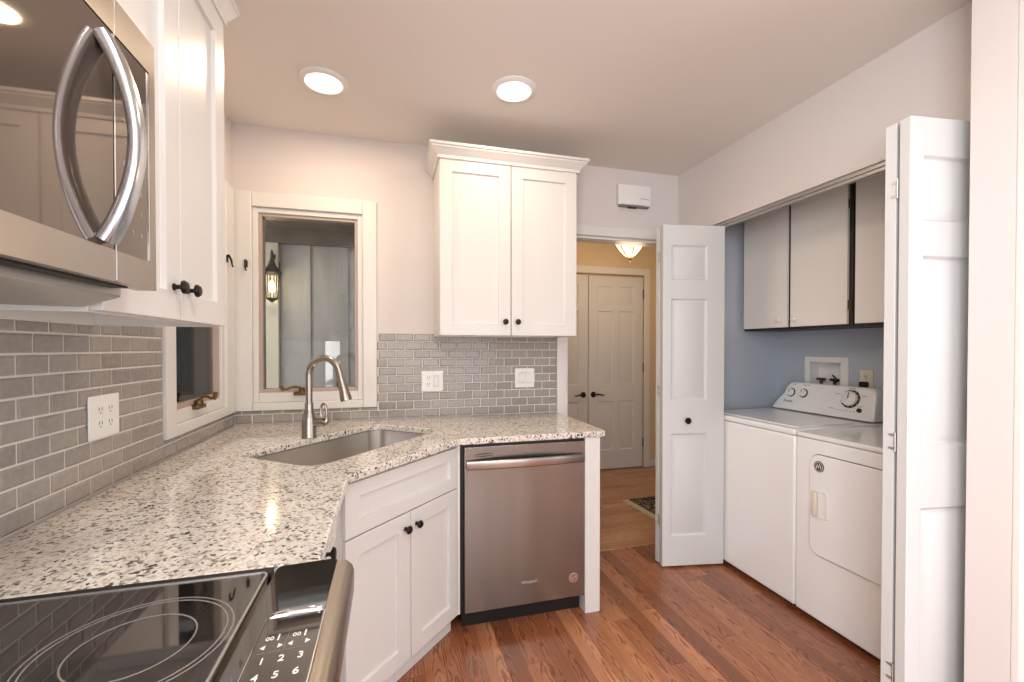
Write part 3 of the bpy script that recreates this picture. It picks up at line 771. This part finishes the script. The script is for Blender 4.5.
ct = obj('countertop', bm, M['granite'], None, .006, seg=3)
setp(ct, 'speckled cream and grey granite countertop turning the corner around the sink', 'countertop')

t = thing('kitchen_sink', 'stainless undermount sink bowl set in the angled granite corner', 'sink', (SKC[0], SKC[1], .68), SKA)
bm = BM(); loops = []
for (dw_, z_, r_) in ((.030, .8815, .085), (.004, .8815, .075), (.004, .876, .075), (-.006, .72, .070), (-.02, .700, .06), (-.06, .692, .05), (-.5, .690, .02)):
    h_ = max(SKH+dw_, .05); w_ = SKW+dw_
    loops.append([bm.verts.new((p.x, p.y, z_)) for p in rr_loop(w_, max(h_, .06), min(r_, h_/2-.005))])
for Aq, Bq in zip(loops, loops[1:]):
    for k in range(len(Aq)): bm.faces.new((Aq[k], Aq[(k+1) % len(Aq)], Bq[(k+1) % len(Aq)], Bq[k]))
bm.faces.new(loops[-1])
bmesh.ops.recalc_face_normals(bm, faces=bm.faces[:])
for f in bm.faces: f.normal_flip()
so = obj('basin', bm, M['sinksteel'], t, angle=50)
md = so.modifiers.new('solid', 'SOLIDIFY'); md.thickness = .0015; md.offset = -1
obj('drain', lathe(BM(), [(.045, .6905), (.045, .693), (.036, .694), (.030, .6915), (0, .6915)], Matrix.Translation((SKC[0], SKC[1], 0)), 24), M['chrome'], t)

# ------------------------------------------------------------------ faucet
FXc, FYc = -.368, 2.215
t = thing('faucet', 'brushed nickel gooseneck pull-down faucet standing behind the sink', 'faucet', (FXc, FYc, .914))
fm = Matrix.Translation((FXc, FYc, .914))
obj('body', lathe(BM(), [(.034, .0003), (.034, .004), (.0315, .010), (.0315, .075), (.028, .098), (.021, .122), (.0185, .135), (.0185, .16), (0, .16)], fm, 28), M['nickel'], t)
sd = Vector((.90, -.435, 0)).normalized()
pts = [(0, 0, .155), (0, 0, .22), (0, 0, .290)]
R_ = .078
for k in range(1, 15):
    a = PI-k*(PI*0.95)/14; c = Vector((0, 0, .290))+sd*R_
    p = c+sd*(R_*math.cos(a))+Vector((0, 0, R_*math.sin(a))); pts.append(tuple(p))
obj('spout', tube(BM(), pts, .0152, 16, fm), M['nickel'], t)
p1 = Vector(pts[-1]); dn = (Vector(pts[-1])-Vector(pts[-2])).normalized()
hd = [p1, p1+dn*.006, p1+dn*.03, p1+dn*.08, p1+dn*.125, p1+dn*.132]
sh = obj('spray_head', tube(BM(), hd, [.0155, .0175, .018, .0215, .0255, .0245], 20, fm), M['nickel'], t)
bt = p1+dn*.05
side = sd.cross(Vector((0, 0, 1))); outd = -(sd-dn*sd.dot(dn)).normalized()
bm = BM(); tube(bm, [bt+outd*.016-dn*.022, bt+outd*.0215, bt+outd*.0205+dn*.020], [.005, .0075, .005], 10, fm)
obj('spray_button', bm, M['black'], sh)
hub = Vector((1, -.30, 0)).normalized()
bm = BM(); tube(bm, [hub*.024+Vector((0,0,.068)), hub*.045+Vector((0,0,.070)), hub*.072+Vector((0,0,.071))], [.0205, .020, .019], 18, fm)
lv = obj('lever_hub', bm, M['nickel'], t)
hb = hub*.064+Vector((0, 0, .072))
loop = []
for k in range(17):
    a = -PI/2+2*PI*k/16*0.86+.25
    loop.append(hb+Vector((0, 0, .050))+hub*(.004+.014*math.cos(a))+Vector((0, 0, .034*math.sin(a))))
bm = BM(); tube(bm, [hub*.068+Vector((0,0,.071)), hub*.078+Vector((0,0,.072)), hub*.083+Vector((0,0,.080)), hb+hub*.016+Vector((0, 0, .025))]+[loop[k] for k in range(2, 17)], [.0165, .0165, .012, .0075]+[.0055]*15, 10, fm)
obj('lever', bm, M['nickel'], lv)

# ------------------------------------------------------------------ outlet and switch plates
def duplex(parent, Mx):
    for dz in (-.020, .020):
        q = obj('socket', prism(BM(), [(a, b+dz) for a, b in rrect(.033, .028, .009, 4)], -.0068, -.004, 1, Mx), M['plastic'], parent, .0006)
        bm = BM()
        for x_ in (-.0065, .0065): box(bm, x_-.0013, x_+.0013, -.0071, -.0066, dz-.002, dz+.008, Mx)
        lathe(bm, [(.0026, 0), (.0026, .0004), (0, .0004)], Mx @ Matrix.Translation((0, -.0067, dz-.008)) @ Matrix.Rotation(PI/2, 4, 'X'), 10)
        obj('slots', bm, M['slot'], q, smooth=False)
def rocker(parent, Mx):
    bm = BM(); prism(bm, [(-.0165, -.033), (.0165, -.033), (.0165, .033), (-.0165, .033)], -.0052, -.004, 1, Mx)
    fr = obj('switch_frame', bm, M['plastic'], parent, .0005)
    bm = BM(); prism(bm, [(-.0045, -.030), (-.0052, -.030), (-.0085, .030), (-.0045, .030)], -.0145, .0145, 0, Mx)
    obj('rocker', bm, M['plastic'], fr, .0006)
def plate(label, Mx, kinds, group=None, w_=.128, h_=.122):
    t = thing('wall_plate', label, 'wall plate', tuple(Mx.translation), math.degrees(Mx.to_euler().z), group)
    obj('plate', prism(BM(), rrect(w_, h_, .005, 3), -.0052, .0, 1, Mx), M['plastic'], t, .0022)
    for k, kd in enumerate(kinds):
        m2 = Mx @ Matrix.Translation(((k-(len(kinds)-1)/2)*.046, 0, 0))
        (duplex if kd == 'o' else rocker)(t, m2)
plate('white double plate of sockets on the left wall tiles above the counter', facing('+x', XL+.009, 1.551, 1.131), 'oo', None, .140, .124)
plate('white plate with sockets and a rocker switch, on the back tiles nearest the window', facing('-y', .238, YB-.009, 1.130), 'os')
plate('white plate with two rocker switches on the back tiles nearest the doorway', facing('-y', .817, YB-.009, 1.139), 'ss')

# chime box on the wall
cm = facing('-y', 1.588, YB, 2.352)
t = thing('door_chime', 'white plastic chime box on the wall above the hall doorway', 'door chime', tuple(cm.translation))
bm = BM(); prof = [(-.124, -.0005), (-.124, -.030)]+[(-.124+.248*k/10, -.034-.012*math.sin(PI*k/10)) for k in range(11)]+[(.124, -.030), (.124, -.0005)]
prism(bm, prof, -.062, .072, 2, cm)
obj('cover', bm, M['plastic'], t, .006)
obj('chassis', box(BM(), -.112, .112, -.028, -.0005, -.072, -.0622, cm), M['greymark'], t, .002)
bm = BM()
for k, x_ in enumerate((-.03, .005)): box(bm, x_-.012, x_+.012, -.024, -.010, -.079, -.072, cm)
obj('tone_tube', bm, M['black'], t)
bm = BM()
for k in range(7): box(bm, .036+k*.010, .036+k*.010+.006, -.0460+k*.0011, -.0405+k*.0010, -.021, -.0165, cm)
obj('maker_mark', bm, M['greymark'], t, smooth=False)

# ------------------------------------------------------------------ recessed lights
for k, (lx, ly) in enumerate(LAMPS+FILL_LAMPS):  # fixtures after the visible pair are unseen, added for the fill lamps
    t = thing('recessed_light', ('recessed ceiling light nearer the window', 'recessed ceiling light in front of the back wall cabinet', 'added recessed fill light overhead near the range, just out of frame', 'added recessed fill light behind the viewpoint in line with the range', 'added recessed fill light farthest behind the viewpoint')[k], 'ceiling light', (lx, ly, 2.50), 0, 'recessed ceiling lights')
    mm = Matrix.Translation((lx, ly, 0))
    obj('trim_ring', lathe(BM(), [(.106, CH-.0005), (.106, CH-.006), (.098, CH-.012), (.080, CH-.013), (.074, CH-.004), (.074, CH-.0005)], mm, 40), M['plastic'], t)
    obj('lens', lathe(BM(), [(.0735, CH-.003), (.070, CH-.006), (0, CH-.007)], mm, 32), M['lens'], t)

# ------------------------------------------------------------------ folding doors
BZ, BH = .012, 2.055
BPX = [.052, .277]; BPZ = [.194, .812, 1.013, 1.625, 1.736, 1.946]; BPC = {(1, 1), (1, 3), (1, 5)}
def leaf(name, parent, Mx, w_, flip=False):
    xs = BPX if not flip else [w_-v for v in BPX[::-1]]
    return obj(name, panel_front(BM(), w_, BH, .034, xs, [z-BZ for z in BPZ], BPC, Mx, mold=.012, depth=.012, raise_w=.028, raise_d=.009, both=True), M['door'], parent, .002)
t = thing('door_3', 'white folded closet door standing beside the hall doorway, with a dark knob', 'door', (1.575, 2.30, BZ), 0, None, 'structure')
LM = frame(1.570, 2.302, BZ, -9.9)
lf = leaf('front_leaf', t, LM, .388)
knob(lf, LM @ Matrix.Translation((.150, 0, .880)), r=.019)
LM2 = frame(1.578, 2.352, BZ, 2.0)
leaf('rear_leaf', t, LM2, .375)
for hz in (.28, 1.07, 1.88):
    bm = BM(); tube(bm, [(1.5745, 2.344, hz-.03), (1.5745, 2.344, hz+.03)], .0035, 10)
    for s_ in (-.020, .020): box(bm, 1.5755, 1.5785, 2.353, 2.366, hz+s_-.004, hz+s_+.004)
    obj('hinge', bm, M['steelgrey'], t)
t = thing('door_4', 'white folded closet door nearest the viewer at the right edge', 'door', (1.60, 1.02, BZ), 0, None, 'structure')
RM = frame(1.590, 1.018, BZ, -6.4)
leaf('front_leaf', t, RM, .345)
RM2 = frame(1.599, 1.064, BZ, 1.0)
leaf('rear_leaf', t, RM2, .36)
for hz in (.255, 1.02, 1.85):
    bm = BM(); tube(bm, [(1.5970, 1.0585, hz-.032), (1.5970, 1.0585, hz+.032)], .0035, 10)
    for s_ in (-.022, .022): box(bm, 1.5965, 1.5995, 1.0625, 1.078, hz+s_-.004, hz+s_+.004)
    obj('hinge', bm, M['steelgrey'], t)

# ------------------------------------------------------------------ washer and dryer
WX = 1.965
def cabinet_box(bm, y0, y1, zt):
    box(bm, WX, 2.62, y0, y1, .024, zt)
t = thing('washing_machine', 'white top-load washing machine with dial console beside the folded closet door', 'washer', (2.30, 2.10, 0))
y0, y1 = 1.7585, 2.440
bm = BM(); cabinet_box(bm, y0, y1, .884); obj('cabinet', bm, M['appliance'], t, .012, seg=3)
bm = BM(); box(bm, WX-.003, 2.64, y0, y1, .886, .918); obj('top', bm, M['appliance'], t, .010, seg=3)
obj('lid', prism(BM(), rrect(.42, .60, .03, 5, 2.225, 2.10), .9182, .9235), M['appliance'], t, .002)
for yy in (y0+.05, y1-.05):
    for xx in (2.02, 2.57): obj('foot', lathe(BM(), [(.02, 0.0005), (.02, .012), (.012, .013), (.012, .024)], Matrix.Translation((xx, yy, 0)), 12), M['black'], t)
# console: tilted face, narrower at the top
bm = BM()
yb0, yb1, yt0, yt1 = 1.772, 2.434, 1.800, 2.352
n = 6
def sideprofile(y, lean): return [(2.51, y, .9185), (2.512, y, .93)]
loopsF = []
bot = [(2.510, yb1, .924), (2.510, yb0, .924)]
# front outline in (y, b) with rounded top corners, b = distance up the slope
tv = Vector((.06, 0, .18)).normalized(); P0 = Vector((2.51, 0, .924)); LEN = .190
outl = [(yb1, 0), (yb1-.022, .05), (yt1+.012, LEN-.075)]
for k in range(7):
    a = PI-k*PI/2/6; outl.append((yt1+.012-.055*(1+math.cos(a))+.0, LEN-.065+.065*math.sin(a)))
for k in range(7):
    a = PI/2-k*PI/2/6; outl.append((yt0-.012+.05-.05*math.cos(a), LEN-.065+.065*math.sin(a)))
outl += [(yb0, .0)]
Fv = [bm.verts.new(P0+tv*b+Vector((0, y, 0))) for y, b in outl]
Bv = [bm.verts.new(Vector((2.628, y, (P0+tv*b).z))) for y, b in outl]
bm.faces.new(Fv); bm.faces.new(Bv[::-1])
for k in range(len(outl)): bm.faces.new((Fv[k], Bv[k], Bv[(k+1) % len(outl)], Fv[(k+1) % len(outl)]))
bmesh.ops.recalc_face_normals(bm, faces=bm.faces[:])
con = obj('console', bm, M['appliance'], t, .010, seg=3, label='slanted white control console')
# frame on the console face: local x = viewer's right (-y), local z = up the slope, local -y = out
tilt = math.atan2(.06, .18)
def conf(y, b): return Matrix.Translation(P0+tv*b+Vector((0, y, 0))) @ Matrix.Rotation(-PI/2, 4, 'Z') @ Matrix.Rotation(-tilt, 4, 'X')
def dial(y, b, r):
    Cm = conf(y, b); R = Cm @ Matrix.Rotation(PI/2, 4, 'X')
    bm = lathe(BM(), [(r, -.001), (r*.98, .004), (r*.82, .005), (r*.8, .005), (0, .005)], R, 32)
    k_ = obj('dial_ring', bm, M['blackmark'], con)
    bm = lathe(BM(), [(r*.80, .0045), (r*.76, .020), (r*.68, .023), (0, .023)], R, 32)
    kk = obj('knob', bm, M['plastic'], k_)
    bm = box(BM(), -r*.06, r*.06, -.0245, -.0225, -r*.05, r*.62, Cm)
    obj('pointer', bm, M['greymark'], k_)
    bm = BM()
    for q in range(12):
        a = 2*PI*q/12; box(bm, -r*.035, r*.035, -.0046, -.0040, r*.84, r*.96, Cm @ Matrix.Rotation(a, 4, 'Y'))
    obj('tick_marks', bm, M['whitemark'], k_, smooth=False)
dial(2.311, .118, .030); dial(2.222, .121, .030); dial(1.922, .117, .054)
text('logo', 'Amana', .024, conf(2.318, .060) @ Matrix.Translation((0, -.0006, 0)), M['blackmark'], con)
obj('button', lathe(BM(), [(.013, -.001), (.012, .008), (0, .010)], conf(1.857, .056) @ Matrix.Rotation(PI/2, 4, 'X'), 18), M['blackmark'], con)
bm = BM()
for k in range(6): box(bm, -.0035, .0035, -.0008, .0003, -.002, .002, conf(1.985-k*.020, .046))
obj('status_marks', bm, M['greymark'], con, smooth=False)
for yy, bb, ww, s_ in ((2.30, .174, .05, 'TEMP'), (2.215, .174, .05, 'LOAD SIZE'), (1.925, .179, .05, 'NORMAL'), (2.0, .140, .03, 'BULKY'), (1.85, .140, .03, 'RINSE'), (1.86, .078, .03, 'START'), (2.02, .050, .03, 'STATUS')):
    text('console_text', s_, .0095, conf(yy, bb) @ Matrix.Translation((0, -.0006, 0)), M['greymark'], con)

t = thing('dryer', 'white front-loading dryer with a rounded door and cream pull handle', 'dryer', (2.30, 1.41, 0))
y0, y1 = 1.072, 1.7535
bm = BM(); cabinet_box(bm, y0, y1, .886); obj('cabinet', bm, M['appliance'], t, .008, seg=3)
bm = BM(); box(bm, WX-.002, 2.64, y0, y1, .888, .912); obj('top', bm, M['appliance'], t, .009, seg=3)
dfm = facing('-x', WX, 1.670, .341)       # local x = -(y-1.67)
dwid, dhei = .52, .479
dd = obj('door', prism(BM(), rrect(dwid, dhei, .05, 6, dwid/2, dhei/2), -.012, .0005, 1, dfm), M['appliance'], t, .005, seg=3)
obj('door_gap', prism(BM(), rrect(dwid+.008, dhei+.008, .054, 6, dwid/2, dhei/2), -.0022, .0006, 1, dfm), M['greymark'], t, smooth=False)
hm = dfm @ Matrix.Translation((.045, -.012, .246))
bm = BM(); sweep(bm, [(p[0], -.001, p[1]) for p in rrect(.070, .125, .014, 4)], [(-.004, -.001), (.004, -.001), (.002, .003), (-.002, .003)], hm @ Matrix.Translation((.014, 0, 0)), (0, -1, 0), True)
box(bm, -.017, .043, -.0012, .0, -.056, .056, hm)
hnd = obj('handle_recess', bm, M['plastic'], dd)
bm = BM(); box(bm, -.020, .004, -.018, -.001, -.058, .058, hm); obj('handle_grip', bm, M['cream'], hnd, .006, label='cream pull grip')
em = dfm @ Matrix.Translation((.051, -.012, .425)) @ Matrix.Rotation(PI/2, 4, 'X')
eb = obj('emblem', lathe(BM(), [(.026, -.0005), (.026, .0012), (.022, .002), (0, .002)], em, 28), M['brownmark'], dd, label='round brown emblem')
bm = BM()
tube(bm, [(-.013, -.010, .0022), (-.007, .010, .0022), (-.002, -.006, .0022), (.005, .012, .0022), (.012, -.008, .0022)], .0020, 6, em)
sweep(bm, [(.0205*math.cos(2*PI*k/30), .0205*math.sin(2*PI*k/30), .0021) for k in range(30)], [(-.0008, -.0003), (.0008, -.0003), (.0008, .0003), (-.0008, .0003)], em, (0, 0, 1), True)
obj('emblem_mark', bm, M['whitemark'], eb)
bm = BM(); prism(bm, [(2.52, .913), (2.575, 1.095), (2.60, 1.102), (2.628, 1.102), (2.628, .913)], y0+.02, y1-.02, 1); obj('console', bm, M['appliance'], t, .008)
for yy in (y0+.05, y1-.05):
    for xx in (2.02, 2.57): obj('foot', lathe(BM(), [(.02, 0.0005), (.02, .012), (.012, .013), (.012, .024)], Matrix.Translation((xx, yy, 0)), 12), M['black'], t)

# laundry cabinets
def laundry_cabinet(label, y0, y1, splits, knobs, hinge):
    t = thing('laundry_cabinet', label, 'cabinet', (2.52, (y0+y1)/2, 1.444))
    obj('carcass', box(BM(), 2.3755, 2.6795, y0, y1, 1.444, 2.226), M['edge'], t, .001)
    for a, b in splits:
        fm_ = facing('-x', 2.359, b, 1.458)
        d_ = obj('door', box(BM(), 0, b-a, 0, .016, 0, .750, fm_), M['laminate'], t, .0015)
        for ky in knobs:
            if a < ky < b: knob(d_, facing('-x', 2.359, ky, 1.505), M['plastic'], .017)
    for hy, hz in hinge:
        bm = BM(); box(bm, 2.357, 2.3588, hy-.006, hy+.009, hz-.025, hz+.025); tube(bm, [(2.357, hy, hz-.025), (2.357, hy, hz+.025)], .003, 8)
        obj('hinge', bm, M['bronze'], t)
    return t
laundry_cabinet('pale two-door laundry cabinet with dark edges hung above the washing machine', 1.784, 2.530, [(2.176, 2.522), (1.804, 2.152)], (2.225, 2.115), [(1.789, 2.10), (1.789, 1.56)])
laundry_cabinet('pale laundry cabinet hung above the dryer, at the right of the two-door one', 1.04, 1.778, [(1.414, 1.762), (1.044, 1.392)], (1.46, 1.36), [])
# supply box
sb = facing('-x', 2.68, 2.322, 1.02)
t = thing('washer_supply_box', 'white recessed water supply box on the blue-grey wall behind the washer', 'supply box', tuple(sb.translation), -90)
bm = BM(); W_, H_ = .292, .252
for (a, b, c, d) in ((0, .038, 0, H_), (W_-.05, W_, 0, H_), (.038, W_-.05, 0, .03), (.038, W_-.05, H_-.036, H_)): box(bm, a, b, -.010, -.0005, c, d, sb)
obj('face_frame', bm, M['plastic'], t, .002)
obj('recess_back', box(box(box(box(box(BM(), .040, W_-.052, .068, .070, .032, H_-.038, sb), .0385, .040, -.001, .068, .032, H_-.038, sb), W_-.052, W_-.0505, -.001, .068, .032, H_-.038, sb), .040, W_-.052, -.001, .068, .0305, .032, sb), .040, W_-.052, -.001, .068, H_-.038, H_-.0365, sb), M['plastic'], t)
for k, (x_, m_) in enumerate(((.085, M['hose_red']), (.175, M['black']))):
    bm = BM(); vm = sb @ Matrix.Translation((x_, .036, .080))
    tube(bm, [(0, .018, .02), (0, -.004, .02), (0, -.004, -.065)], .010, 10, vm); tube(bm, [(-.028, -.006, .026), (.028, -.006, .026)], .008, 8, vm)
    if k: tube(bm, [(.02, -.006, .026), (-.012, -.006, .055)], .005, 8, vm)
    obj('valve', bm, m_, t)
om = facing('-x', 2.6795, 1.929, 1.140)
t = thing('wall_outlet', 'cream outlet with a black plug on the blue-grey closet wall', 'outlet', tuple(om.translation), -90)
obj('plate', prism(BM(), rrect(.075, .122, .005, 3), -.0052, 0, 1, om), M['cream'], t, .002)
for dz in (-.02, .02):
    q = obj('socket', lathe(BM(), [(.0175, .004), (.0175, .0068), (.016, .0072), (0, .0072)], om @ Matrix.Translation((0, 0, dz)) @ Matrix.Rotation(PI/2, 4, 'X'), 20), M['cream'], t)
    bm = BM()
    for x_ in (-.0065, .0065): box(bm, x_-.0015, x_+.0015, -.0078, -.0068, dz-.002, dz+.008, om)
    lathe(bm, [(.003, 0), (.003, .0005), (0, .0005)], om @ Matrix.Translation((0, -.0072, dz-.008)) @ Matrix.Rotation(PI/2, 4, 'X'), 10)
    obj('slots', bm, M['slot'], q, smooth=False)
pm = om @ Matrix.Translation((0, -.0078, -.024))
t = thing('power_plug', 'black power plug and cord in the closet outlet', 'plug', tuple(pm.translation), -90)
bm = BM(); prism(bm, rrect(.040, .032, .010, 4), -.030, 0, 1, pm); obj('plug_body', bm, M['black'], t, .004)
obj('cord', tube(BM(), [(0, -.022, -.008), (0, -.030, -.03), (.004, -.024, -.08), (.010, -.018, -.17), (.012, -.016, -.24)], .0045, 8, pm), M['black'], t)

# ------------------------------------------------------------------ hall: ceiling lamp and rug
HX, HY = 2.05, 3.50; HD = -.055
hm = Matrix.Translation((HX, HY, 0))
t = thing('hall_ceiling_lamp', 'glowing glass bowl lamp with bronze ribs on the hall ceiling', 'ceiling light', (HX, HY, 2.17))
obj('canopy', lathe(BM(), [(.075, 2.4995), (.075, 2.485), (.05, 2.47), (.02, 2.455), (.012, 2.32), (0, 2.32)], hm, 24), M['bronze'], t)
bp = [(r_*.86, z_-.078) for r_, z_ in [(.175, 2.40), (.172, 2.385), (.150, 2.33), (.105, 2.27), (.055, 2.225), (.02, 2.207), (0, 2.205)]]
obj('glass_bowl', lathe(BM(), bp, hm, 32), M['bowl'], t)
bm = BM()
for k in range(6):
    a = 2*PI*k/6+.3; tube(bm, [((r_+.003)*math.cos(a), (r_+.003)*math.sin(a), z_-.002) for r_, z_ in bp[:-1]], .0045, 6, hm)
obj('ribs', bm, M['bronze'], t)
obj('finial', lathe(BM(), [(r_, z_-.023) for r_, z_ in [(0, 2.110), (.008, 2.117), (.014, 2.130), (.008, 2.141), (.022, 2.149), (.02, 2.157), (0, 2.159)]], hm, 16), M['bronze'], t)
l = bpy.data.lights.new('hall_lamp_light', 'POINT'); l.energy = 8.5; l.color = (1, .72, .46); l.shadow_soft_size = .12
o = bpy.data.objects.new('hall_lamp_light', l); COL.objects.link(o); o.location = (HX, HY, 1.98)

RG = frame(1.935, 3.402, .0045, -86.5)      # local x runs along the fringed end
t = thing('hall_rug', 'dark patterned rug with cream fringe on the hall floor', 'rug', tuple(RG.translation), -86.5)
obj('pile', box(BM(), 0, .54, .045, .86, 0, .010, RG), M['rug'], t, .003)
bm = BM(); random.seed(3)
box(bm, 0, .54, .030, .045, 0, .008, RG)
for k in range(60):
    x_ = .004+k*.009; e = random.uniform(-.006, .006)
    tube(bm, [(x_, .032, .004), (x_+e, .012, .003), (x_+e*1.5, random.uniform(-.018, -.004), .0022)], [.0034, .003, .0022], 5, RG)
fr = obj('fringe', bm, M['fringe'], t); fr['kind'] = 'stuff'
